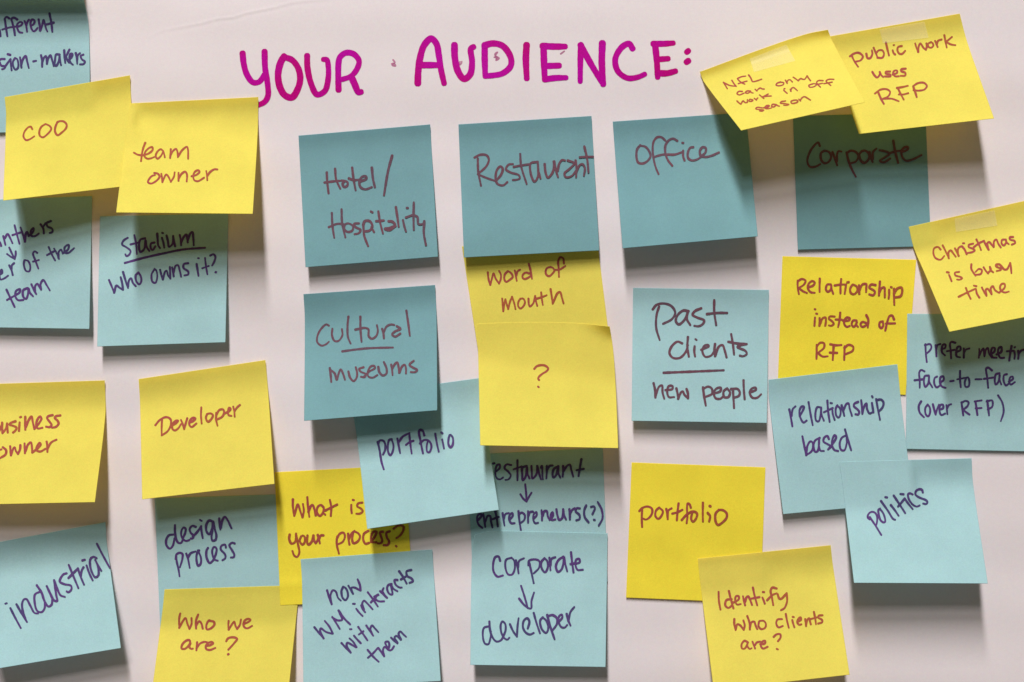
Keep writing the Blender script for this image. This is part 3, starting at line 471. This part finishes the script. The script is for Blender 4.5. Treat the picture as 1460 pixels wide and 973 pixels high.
795,170 795,220 790,265 / 795,240 825,180 840,165 845,210 850,250 / 850,245 865,180 885,160 900,220 930,265 / 910,230 955,200 960,160 935,160 920,210 940,260 980,265 / 980,230 1030,200 1030,150 1005,160 995,210 1020,265 1060,265 / 1140,140 1125,220 1115,295 / 1090,195 1165,190 / 1170,200 1175,240 1170,275 / 1172,155 1178,150 / 1210,190 1215,240 1210,275 / 1215,230 1240,190 1280,180 1300,230
210,410 175,395 155,420 160,510 160,585 / 105,505 190,495 / 255,455 215,460 205,530 220,575 250,540 260,460 262,520 295,580 / 345,465 320,480 315,540 340,580 375,560 / 375,530 415,500 410,465 385,470 375,520 395,570 435,585 / 485,515 520,510
590,405 590,500 598,580 / 560,495 640,480 / 655,480 640,530 650,575 680,570 690,520 675,475 650,480 / 755,495 820,493
930,400 890,370 870,380 880,480 890,585 / 845,490 950,475 / 1010,430 975,440 960,500 970,550 1000,520 1015,440 1010,490 1030,550 / 1090,440 1060,450 1055,510 1080,560 1110,540 / 1110,520 1155,490 1150,465 1125,475 1115,510 1130,550 1175,525
175,730 150,780 160,850 205,900 / 245,765 220,800 225,870 250,890 270,850 265,790 240,765 / 300,760 315,820 330,870 / 330,865 350,800 365,765 / 370,820 410,800 405,765 380,770 370,830 390,875 430,860 / 445,770 450,820 455,865 / 450,810 470,770 495,760
605,740 615,810 625,880 / 605,745 650,725 680,740 670,780 620,820 / 625,820 660,850 690,870 / 745,730 820,720 / 755,735 765,800 775,875 / 755,805 820,800 / 880,720 890,800 900,880 / 875,730 930,720 940,750 930,790 885,815 / 995,665 1040,740 1055,840 1025,940
@past 920 420 180 160 B 3.4
65,130 100,90 170,80 230,105 260,160 230,215 155,255 / 120,105 98,180 95,290 125,395 / 375,145 330,140 280,180 265,230 290,260 340,220 370,150 360,210 390,265 / 485,120 430,145 410,175 450,200 510,225 500,255 465,275 425,272 / 598,50 598,150 615,265 / 535,170 620,160 710,160
320,425 280,410 230,450 210,510 240,550 300,550 350,500 370,440 / 370,370 365,460 378,540 / 428,450 425,495 432,538 / 435,388 445,395 / 485,480 550,450 545,438 515,445 495,490 520,540 570,530 600,490 / 605,430 600,480 605,535 / 605,535 640,450 670,440 690,490 705,545 / 745,345 760,430 770,520 / 720,410 800,425 880,430 / 880,430 830,440 800,455 870,490 880,515 850,535 820,530
160,680 400,670 680,658
72,770 85,830 88,895 / 90,880 120,800 145,790 150,850 165,905 / 175,830 235,820 235,795 205,795 190,840 205,890 250,890 / 270,815 280,860 285,905 / 285,905 310,850 325,840 340,870 370,900 / 370,900 370,860 358,820
500,805 510,880 525,965 / 500,820 545,800 575,815 580,860 520,890 / 590,860 650,840 655,810 620,815 595,850 610,900 650,905 680,880 / 710,815 680,840 685,890 720,890 735,850 715,820 / 760,830 765,900 770,985 / 745,820 800,820 820,850 810,880 770,895 / 852,745 855,830 862,908 / 905,850 960,825 955,808 925,815 905,850 930,895 970,895 1005,865
@relbased 1115 555 160 105 P 3.0
95,265 115,370 135,485 / 125,350 140,260 175,225 / 230,350 270,280 285,230 260,225 230,270 235,360 280,435 320,410 / 345,170 370,320 400,470 / 510,240 460,235 435,310 445,410 475,420 500,350 510,240 515,330 545,410 / 590,150 600,290 620,425 / 545,300 660,245 / 655,255 660,320 685,400 / 630,180 650,183 / 720,210 700,250 705,340 735,370 760,330 755,250 720,215 / 775,210 795,280 810,345 / 800,270 840,190 865,185 880,250 910,345 / 990,165 940,190 935,220 990,270 1005,300 990,330 955,325 / 1030,145 1040,230 1045,320 / 1045,310 1080,200 1100,185 1105,250 1140,315 1175,300 / 1170,180 1180,240 1190,300 / 1170,90 1180,105 / 1225,130 1250,270 1275,395 / 1230,140 1290,135 1320,170 1310,230 1260,290
265,615 290,740 315,865 / 315,860 330,740 370,680 400,700 390,800 315,860 / 490,635 430,670 410,740 430,815 460,810 480,730 485,640 480,740 500,800 545,805 / 610,650 590,610 550,630 540,680 600,720 640,745 600,785 / 600,785 680,680 705,620 685,600 660,640 650,720 680,790 730,805 / 840,600 780,630 750,710 770,790 810,795 840,710 840,610 / 820,525 855,650 900,795
@politics 1220 685 120 80 P 3.0
245,680 210,650 220,590 270,550 330,560 370,620 370,720 350,800 / 245,640 340,780 445,950 / 425,490 395,510 400,590 430,690 480,730 510,720 490,600 440,520 410,500 / 440,360 560,530 650,670 685,685 / 610,430 680,520 745,615 / 515,293 545,298 / 660,265 750,400 860,570 / 735,455 790,390 850,315 / 850,315 910,400 990,500 / 775,237 830,242 / 990,245 940,225 910,240 920,320 990,420 1060,455 1110,435 / 1165,210 1150,165 1100,155 1045,190 1040,250 1110,300 1220,345 1245,380 1220,410 1170,402
@portfolioyellow 900 700 146 97 R 3.2
115,290 160,245 230,225 290,250 300,310 260,380 210,410 165,395 / 155,270 150,400 155,515 / 400,240 355,280 345,360 385,400 435,350 450,290 400,240 / 500,260 515,330 520,405 / 520,350 530,280 575,250 / 675,180 660,300 650,420 / 585,325 660,305 730,270 / 850,240 830,190 805,180 795,250 800,370 790,460 / 720,415 790,340 860,300 910,300 940,330 920,400 880,440 855,400 870,310 / 1022,170 1020,300 1022,435 / 1090,315 1125,360 1110,435 / 1118,215 1130,220 / 1250,270 1205,320 1200,420 1235,485 1300,450 1360,380 1360,320 1310,275 1245,270
@identify 1010 830 180 110 R 3.0
118,115 122,220 140,320 / 270,200 210,210 195,270 230,300 270,270 280,230 / 237,105 260,200 290,305 / 290,240 350,200 350,165 320,165 310,210 330,260 375,255 / 400,165 410,215 425,270 / 425,230 440,180 460,165 480,200 505,265 / 515,65 535,160 565,270 / 480,195 590,175 / 625,180 640,215 652,250 / 630,115 645,117 / 790,75 740,65 720,100 735,180 750,265 / 680,210 740,150 790,130 / 800,140 820,190 840,195 905,130 / 905,130 910,220 880,300 840,325
300,430 300,490 315,555 / 315,555 335,490 365,500 410,555 / 410,555 420,500 405,445 / 450,395 475,470 480,550 / 480,530 500,465 530,460 545,500 565,545 / 585,460 580,510 610,545 655,530 665,485 640,450 590,450
850,430 800,435 785,480 810,525 860,510 / 895,370 910,450 930,530 / 970,440 980,480 995,525 / 975,403 988,407 / 1030,460 1070,440 1065,410 1040,430 1030,470 1050,495 1075,490 / 1120,430 1125,470 1130,510 / 1130,490 1150,430 1165,420 1175,455 1185,490 / 1220,345 1235,420 1245,490 / 1180,430 1250,410 / 1320,385 1275,390 1270,410 1315,440 1315,465 1270,480
455,700 420,680 385,720 390,770 420,770 450,720 460,690 450,740 480,775 500,765 / 510,690 525,730 540,770 / 540,730 560,700 600,690 / 600,720 655,710 655,680 625,690 605,730 630,770 685,750 / 755,635 790,605 830,605 835,640 805,685 / 790,773 805,780
"""
T = parse_traces(TRACES)

# ------------------------------------------------------------------ heading on the sheet, letter by letter
rnd = random.Random(4)
for key, nm in (('header', 'handwritten_letter'), ('smudge', 'ink_smudge')):
    for (ink, wd), strokes in T[key]:
        if key == 'header':
            V, F = ribbon(strokes, wd, lambda x, y: undul(x, y) + crease(x, y), rnd, 0.15)
            new_mesh(nm, V, F, INK[ink], sheet, smooth=False)
        else:
            for st in strokes:
                V, F = ribbon([st], wd, lambda x, y: undul(x, y) + crease(x, y), rnd, 0.15)
                new_mesh(nm, V, F, INK[ink], sheet, smooth=False)

# ------------------------------------------------------------------ sticky notes
class Note:
    """corners TL TR BR BL as seen, lift of the two bottom corners off the wall (units), profile of the curl"""
    G = 32
    def __init__(s, key, colour, TL, TR, BR, BL, lift, v0=0.14, p=1.5, left=(), right=(), top=(), bottom=(), corner=(0, 0), base=1.1, belly=0.0, v1=0.30, sk=0.0, tc=4.2):
        s.key, s.colour = key, colour
        s.c = (TL, TR, BR, BL)
        s.lift, s.v0, s.p = lift, v0, p
        s.edges = {}
        for nm, a, b, mids in (('l', TL, BL, left), ('r', TR, BR, right), ('t', TL, TR, top), ('b', BL, BR, bottom)):
            s.edges[nm] = [a] + list(mids) + [b]
        s.corner, s.base, s.belly, s.v1, s.sk, s.tc = corner, base, belly, v1, sk, tc
        if max(lift) < 10: s.tc = 0.0
    def _edge(s, nm, t):
        pts = s.edges[nm]
        if len(pts) == 2:
            a, b = pts
            return (a[0] + (b[0] - a[0]) * t, a[1] + (b[1] - a[1]) * t)
        # smooth offsets from the straight chord, placed at their chord fraction
        a, b = pts[0], pts[-1]
        L2 = (b[0] - a[0]) ** 2 + (b[1] - a[1]) ** 2
        ks = [0.0] + [((q[0] - a[0]) * (b[0] - a[0]) + (q[1] - a[1]) * (b[1] - a[1])) / L2 for q in pts[1:-1]] + [1.0]
        off = [(q[0] - (a[0] + (b[0] - a[0]) * k_), q[1] - (a[1] + (b[1] - a[1]) * k_)) for q, k_ in zip(pts, ks)]
        i = 0
        while i < len(ks) - 2 and t > ks[i + 1]: i += 1
        u = min(1.0, max(0.0, (t - ks[i]) / (ks[i + 1] - ks[i])))
        def tang(j, c):
            if j == 0 : return (off[1][c] - off[0][c]) / (ks[1] - ks[0])
            if j == len(ks) - 1: return (off[-1][c] - off[-2][c]) / (ks[-1] - ks[-2])
            return (off[j + 1][c] - off[j - 1][c]) / (ks[j + 1] - ks[j - 1])
        r = []
        for c in (0, 1):
            d = ks[i + 1] - ks[i]
            m0, m1 = tang(i, c) * d, tang(i + 1, c) * d
            o = (2 * u ** 3 - 3 * u * u + 1) * off[i][c] + (u ** 3 - 2 * u * u + u) * m0 + (-2 * u ** 3 + 3 * u * u) * off[i + 1][c] + (u ** 3 - u * u) * m1
            r.append(a[c] + (b[c] - a[c]) * t + o)
        return tuple(r)
    def pos(s, u, v):
        TL, TR, BR, BL = s.c
        l, r, t, b = s._edge('l', v), s._edge('r', v), s._edge('t', u), s._edge('b', u)
        out = []
        for c in (0, 1):
            bil = (1 - u) * (1 - v) * TL[c] + u * (1 - v) * TR[c] + u * v * BR[c] + (1 - u) * v * BL[c]
            out.append((1 - u) * l[c] + u * r[c] + (1 - v) * t[c] + v * b[c] - bil)
        return out
    def inv(s, px, py, u=0.5, v=0.5):
        for _ in range(7):
            x, y = s.pos(u, v)
            ex, ey = px - x, py - y
            if abs(ex) + abs(ey) < 0.02: break
            e = 1e-3
            x1, y1 = s.pos(u + e, v); x2, y2 = s.pos(u, v + e)
            a, b, c, d = (x1 - x) / e, (x2 - x) / e, (y1 - y) / e, (y2 - y) / e
            det = a * d - b * c
            if abs(det) < 1e-6: break
            u += (d * ex - b * ey) / det
            v += (-c * ex + a * ey) / det
            u = min(1.6, max(-0.6, u)); v = min(1.6, max(-0.6, v))
        return u, v
    def bbox(s):
        xs = [c[0] for c in s.c]; ys = [c[1] for c in s.c]
        return min(xs) - 8, min(ys) - 8, max(xs) + 8, max(ys) + 8
    def own(s, u, v, x, y):
        f = 0.0
        # stuck strip, then a bend of growing slope between v0 and v1, then nearly straight paper
        v1 = max(s.v0 + 0.06, s.v1 + s.sk * (u - 0.5))
        def slope_int(v):
            if v <= s.v0: return 0.0
            t = min(1.0, (v - s.v0) / (v1 - s.v0))
            a = (v1 - s.v0) * (t ** 3 - 0.5 * t ** 4)
            return a + max(0.0, v - v1) + 0.25 * max(0.0, v - v1) ** 2 * (s.p - 1.0)
        f = slope_int(v) / slope_int(1.0)
        lift = s.lift[0] * (1 - u) + s.lift[1] * u
        h = lift * f
        # top corners that have come unstuck
        h += s.corner[0] * max(0, 1 - u * 2.6) ** 2 * max(0, 1 - v * 3.0) ** 2
        h += s.corner[1] * max(0, 1 - (1 - u) * 2.6) ** 2 * max(0, 1 - v * 3.0) ** 2
        h += s.tc * max(0.0, 1 - v / 0.15) ** 2
        h += s.belly * math.sin(math.pi * u) * v * v
        return h + undul(x, y) + s.base
    def build_grid(s, below):
        G = s.G
        s.H = [[0.0] * (G + 1) for _ in range(G + 1)]
        s.Q = [[None] * (G + 1) for _ in range(G + 1)]
        req = [[-1e9] * (G + 1) for _ in range(G + 1)]
        bb = s.bbox()
        cand = []
        for o in below:
            ob = o.bbox()
            if ob[0] < bb[2] and ob[2] > bb[0] and ob[1] < bb[3] and ob[3] > bb[1]: cand.append(o)
        for j in range(G + 1):
            for i in range(G + 1):
                u, v = i / G, j / G
                x, y = s.pos(u, v)
                s.Q[j][i] = (x, y)
                s.H[j][i] = s.own(u, v, x, y)
                for o in cand:
                    h = o.height(x, y, 0.02)
                    if h is not None: req[j][i] = max(req[j][i], h + 0.6)
        for j in range(G + 1):
            for i in range(G + 1): s.H[j][i] = max(s.H[j][i], req[j][i])
        if cand:
            for _ in range(6):
                N = [r[:] for r in s.H]
                for j in range(G + 1):
                    for i in range(G + 1):
                        a = [s.H[jj][ii] for jj, ii in ((j - 1, i), (j + 1, i), (j, i - 1), (j, i + 1)) if 0 <= jj <= G and 0 <= ii <= G]
                        # keep the natural slope: only relax upwards
                        N[j][i] = max(s.H[j][i], 0.5 * s.H[j][i] + 0.5 * sum(a) / len(a), req[j][i])
                s.H = N
    def height(s, x, y, tol=0.0):
        bb = s.bbox()
        if not (bb[0] <= x <= bb[2] and bb[1] <= y <= bb[3]): return None
        u, v = s.inv(x, y)
        if u < -tol or v < -tol or u > 1 + tol or v > 1 + tol: return None
        return s.hgrid(u, v)
    def hgrid(s, u, v):
        G = s.G
        u = min(0.99999, max(0, u)) * G; v = min(0.99999, max(0, v)) * G
        i, j = int(u), int(v); a, b = u - i, v - j
        H = s.H
        return H[j][i] * (1 - a) * (1 - b) + H[j][i + 1] * a * (1 - b) + H[j + 1][i] * (1 - a) * b + H[j + 1][i + 1] * a * b
    def mesh(s, parent):
        G = s.G
        V = [P3(s.Q[j][i][0], s.Q[j][i][1], s.H[j][i]) for j in range(G + 1) for i in range(G + 1)]
        n = G + 1
        F = [(j * n + i, j * n + n + i, j * n + n + i + 1, j * n + i + 1) for j in range(G) for i in range(G)]
        # the cut edge of the paper, a tenth of a millimetre deep
        rim = [(0, i) for i in range(G)] + [(j, G) for j in range(G)] + [(G, i) for i in range(G, 0, -1)] + [(j, 0) for j in range(G, 0, -1)]
        m = len(rim)
        base = len(V)
        cx_ = sum(c[0] for c in s.c) / 4; cy_ = sum(c[1] for c in s.c) / 4
        for d_, o_ in ((0.02, 0.0), (0.45, 0.42)):
            for (j, i) in rim:
                ox = -o_ if i == 0 else (o_ if i == G else 0.0)
                oy = -o_ if j == 0 else (o_ if j == G else 0.0)
                V.append(P3(s.Q[j][i][0] + ox, s.Q[j][i][1] + oy, s.H[j][i] - d_))
        for k_ in range(m):
            F.append((base + k_, base + (k_ + 1) % m, base + m + (k_ + 1) % m, base + m + k_))
        return new_mesh('paper', V, F, MAT[s.colour], parent)

Y, YD, B, BD = 'yellow', 'yellow_deep', 'blue', 'blue_deep'
NOTES = [   # bottom of each pile first
 (Note('offframe', Y, (-82, -196), (108, -202), (112, -16), (-80, -12), (42, 42)), 'yellow sticky note hanging just above the blue note that mentions different decision-makers'),
 (Note('different', B, (-80, -24), (112, -26), (128, 187), (-62, 190), (5, 5), right=((124, 22), (127, 60))), 'blue sticky note in the top left corner, partly behind the COO note'),
 (Note('panthers', B, (-58, 287), (131, 280), (127, 469), (-62, 466), (18, 18)), 'blue sticky note reading owner of the team with a small arrow, at the left edge'),
 (Note('stadium', B, (143, 309), (325, 305), (321, 488), (139, 494), (24, 22)), 'blue sticky note with underlined Stadium and the question who owns it'),
 (Note('coo', Y, (7, 139), (185, 108), (192, 264), (5, 286), (84, 52), p=1.6, left=((9, 165),)), 'yellow sticky note reading COO, tilted, its left half above blue notes'),
 (Note('teamowner', Y, (186, 148), (368, 139), (360, 305), (166, 303), (94, 82), p=1.15, v0=0.06, v1=0.3, sk=0.2, right=((367, 190),)), 'yellow sticky note reading team owner, overlapping the COO note'),
 (Note('industrial', B, (-36, 780), (150, 745), (172, 924), (-14, 955), (52, 50), right=((152, 775), (157, 812))), 'blue sticky note reading industrial in slanted purple letters, bottom left'),
 (Note('business', Y, (-42, 549), (149, 543), (135, 716), (-56, 720), (62, 66), right=((150, 590),)), 'yellow sticky note reading Business owner, cut by the left edge of the photo'),
 (Note('design', B, (221, 711), (411, 705), (418, 892), (229, 898), (4, 4)), 'blue sticky note reading design process, tucked under three yellow notes'),
 (Note('whoweare', Y, (235, 841), (427, 835), (407, 1022), (212, 1024), (60, 60), left=((232, 870),)), 'yellow sticky note reading Who we are with a question mark, bottom edge'),
 (Note('whatis', YD, (392, 674), (577, 664), (589, 855), (400, 863), (4, 3)), 'deep yellow flat sticky note reading What is your process'),
 (Note('developer', Y, (198, 541), (378, 514), (391, 690), (203, 712), (62, 56), left=((200, 575),), right=((381, 545),)), 'yellow sticky note reading only Developer with a capital D, tilted to the left'),
 (Note('restent', B, (667, 649), (859, 639), (866, 829), (675, 836), (4, 4)), 'blue sticky note reading restaurant, arrow, entrepreneurs, under a yellow question mark note'),
 (Note('portfolioblue', B, (498, 565), (688, 539), (711, 727), (524, 754), (50, 46), left=((508, 615),), right=((697, 635),)), 'blue sticky note reading portfolio in purple'),
 (Note('cultural', BD, (433, 420), (620, 407), (623, 585), (434, 600), (58, 54), sk=-0.16, corner=(4, 0), left=((435, 455),), right=((622, 450),)), 'teal sticky note reading Cultural museums with Cultural underlined'),
 (Note('now', B, (429, 798), (616, 784), (628, 971), (433, 982), (30, 34), left=((431, 830),)), 'blue sticky note with four slanted lines on how someone interacts with them, bottom edge'),
 (Note('wom', Y, (659, 352), (851, 343), (876, 545), (690, 552), (17, 16), v1=0.2), 'yellow sticky note reading word of mouth, between Restaurant and the question mark'),
 (Note('question', Y, (681, 462), (869, 466), (881, 639), (685, 635), (72, 66), v0=0.06, v1=0.34, sk=0.3, corner=(0, 19), right=((874, 500), (878, 560)), top=((745, 460), (820, 461)), left=((682, 500),)), 'yellow sticky note with nothing but a question mark on it'),
 (Note('corpdev', B, (677, 763), (866, 761), (863, 951), (671, 948), (40, 38), sk=-0.3, corner=(9, 0), v0=0.08, left=((673, 800),), top=((700, 758), (780, 759))), 'blue sticky note reading corporate, arrow, developer'),
 (Note('restaurant', BD, (654, 178), (843, 166), (854, 357), (662, 367), (20, 18)), 'teal sticky note reading Restaurant in large letters, top row'),
 (Note('hotel', BD, (426, 194), (613, 178), (624, 366), (436, 381), (22, 20)), 'teal sticky note reading Hotel and Hospitality'),
 (Note('office', BD, (874, 174), (1063, 161), (1080, 337), (888, 354), (46, 48), left=((877, 215),)), 'teal sticky note reading office, shaded by a taped yellow note on its right'),
 (Note('corporate', BD, (1131, 166), (1319, 161), (1327, 351), (1138, 356), (5, 3)), 'teal sticky note reading Corporate, deep in the shadow of two yellow notes'),
 (Note('publicwork', Y, (1180, 53), (1368, 20), (1417, 169), (1225, 191), (68, 88), p=1.35, right=((1378, 58), (1396, 110)), left=((1188, 84),)), 'taped yellow sticky note reading public work uses RFP'),
 (Note('nfl', Y, (998, 103), (1180, 43), (1233, 146), (1057, 186), (112, 124), p=1.1, v0=0.04, v1=0.22, corner=(0, 7), top=((1090, 69), (1150, 49)), left=((1004, 117),), right=((1187, 60),)), 'taped yellow sticky note about only working in off season, jutting far from the wall'),
 (Note('relrfp', YD, (1116, 366), (1306, 371), (1291, 563), (1109, 556), (1, 1.5)), 'deep yellow flat sticky note reading Relationship instead of RFP'),
 (Note('prefer', B, (1294, 448), (1484, 450), (1486, 644), (1292, 640), (5, 5)), 'blue sticky note about meeting face-to-face over RFP, at the right edge'),
 (Note('christmas', Y, (1296, 324), (1474, 284), (1539, 437), (1354, 473), (90, 90), p=1.3, left=((1303, 353), (1318, 388))), 'taped yellow sticky note reading Christmas is busy time'),
 (Note('relbased', B, (1096, 542), (1279, 520), (1302, 716), (1117, 733), (14, 14), base=2.6, right=((1284, 570),), left=((1097, 570),)), 'blue sticky note reading relationship based in purple'),
 (Note('politics', B, (1197, 659), (1385, 654), (1408, 832), (1218, 831), (76, 72), left=((1202, 695),), right=((1387, 690),)), 'blue sticky note reading politics in slanted letters, bottom right'),
 (Note('past', B, (903, 411), (1096, 414), (1093, 603), (901, 600), (22, 22)), 'blue sticky note reading Past clients, a line, new people'),
 (Note('portfolioyellow', YD, (901, 660), (1091, 667), (1084, 860), (893, 852), (3, 3)), 'deep yellow flat sticky note reading portfolio in red'),
 (Note('identify', Y, (995, 797), (1184, 778), (1211, 962), (1018, 984), (54, 56), left=((998, 825),), right=((1187, 805),)), 'yellow sticky note reading Identify who clients are with a question mark'),
]
TAPES = {
 'nfl': [(1069, 84), (1121, 64), (1134, 87), (1075, 103)],
 'publicwork': [(1254, 42), (1318, 31), (1324, 54), (1259, 62)],
 'christmas': [(1361, 312), (1418, 300), (1422, 322), (1363, 331)],
}
done = []
for note, label in NOTES:
    note.build_grid(done)
    done.append(note)
    TL, TR = note.c[0], note.c[1]
    mx, my = (TL[0] + TR[0]) / 2, (TL[1] + TR[1]) / 2
    root = bpy.data.objects.new('sticky_note', None)
    root.empty_display_size = 0.02
    scene.collection.objects.link(root)
    root['label'] = label
    root['category'] = 'sticky note'
    root['group'] = 'sticky notes on the paper sheet'
    parts = [note.mesh(root)]
    r_ = random.Random(hash(len(note.key) * 131 + int(TL[0])))
    for (ink, wd), strokes in T.get(note.key, []):
        V, F = ribbon(strokes, wd, lambda x, y: note.height(x, y), r_)
        if V: parts.append(new_mesh('handwritten_word', V, F, INK[ink], root, smooth=False))
    if note.key in TAPES:
        q = TAPES[note.key]
        V, F, n = [], [], 12
        for j in range(n + 1):
            for i in range(n + 1):
                u, v = i / n, j / n
                x = (1 - u) * (1 - v) * q[0][0] + u * (1 - v) * q[1][0] + u * v * q[2][0] + (1 - u) * v * q[3][0]
                y = (1 - u) * (1 - v) * q[0][1] + u * (1 - v) * q[1][1] + u * v * q[2][1] + (1 - u) * v * q[3][1]
                h = note.hgrid(*note.inv(x, y))
                V.append(P3(x, y, h + 0.75 + 0.12))
        F = [(j * (n + 1) + i, j * (n + 1) + n + 1 + i, j * (n + 1) + n + 2 + i, j * (n + 1) + i + 1) for j in range(n) for i in range(n)]
        parts.append(new_mesh('tape', V, F, MAT['tape'], root))
    # the thing's origin sits where its top edge is stuck to the wall
    o_ = Vector(P3(mx, my, note.hgrid(0.5, 0.0)))
    root.location = o_
    for p_ in parts:
        p_.data.transform(Matrix.Translation(-o_))
bpy.context.view_layer.update()
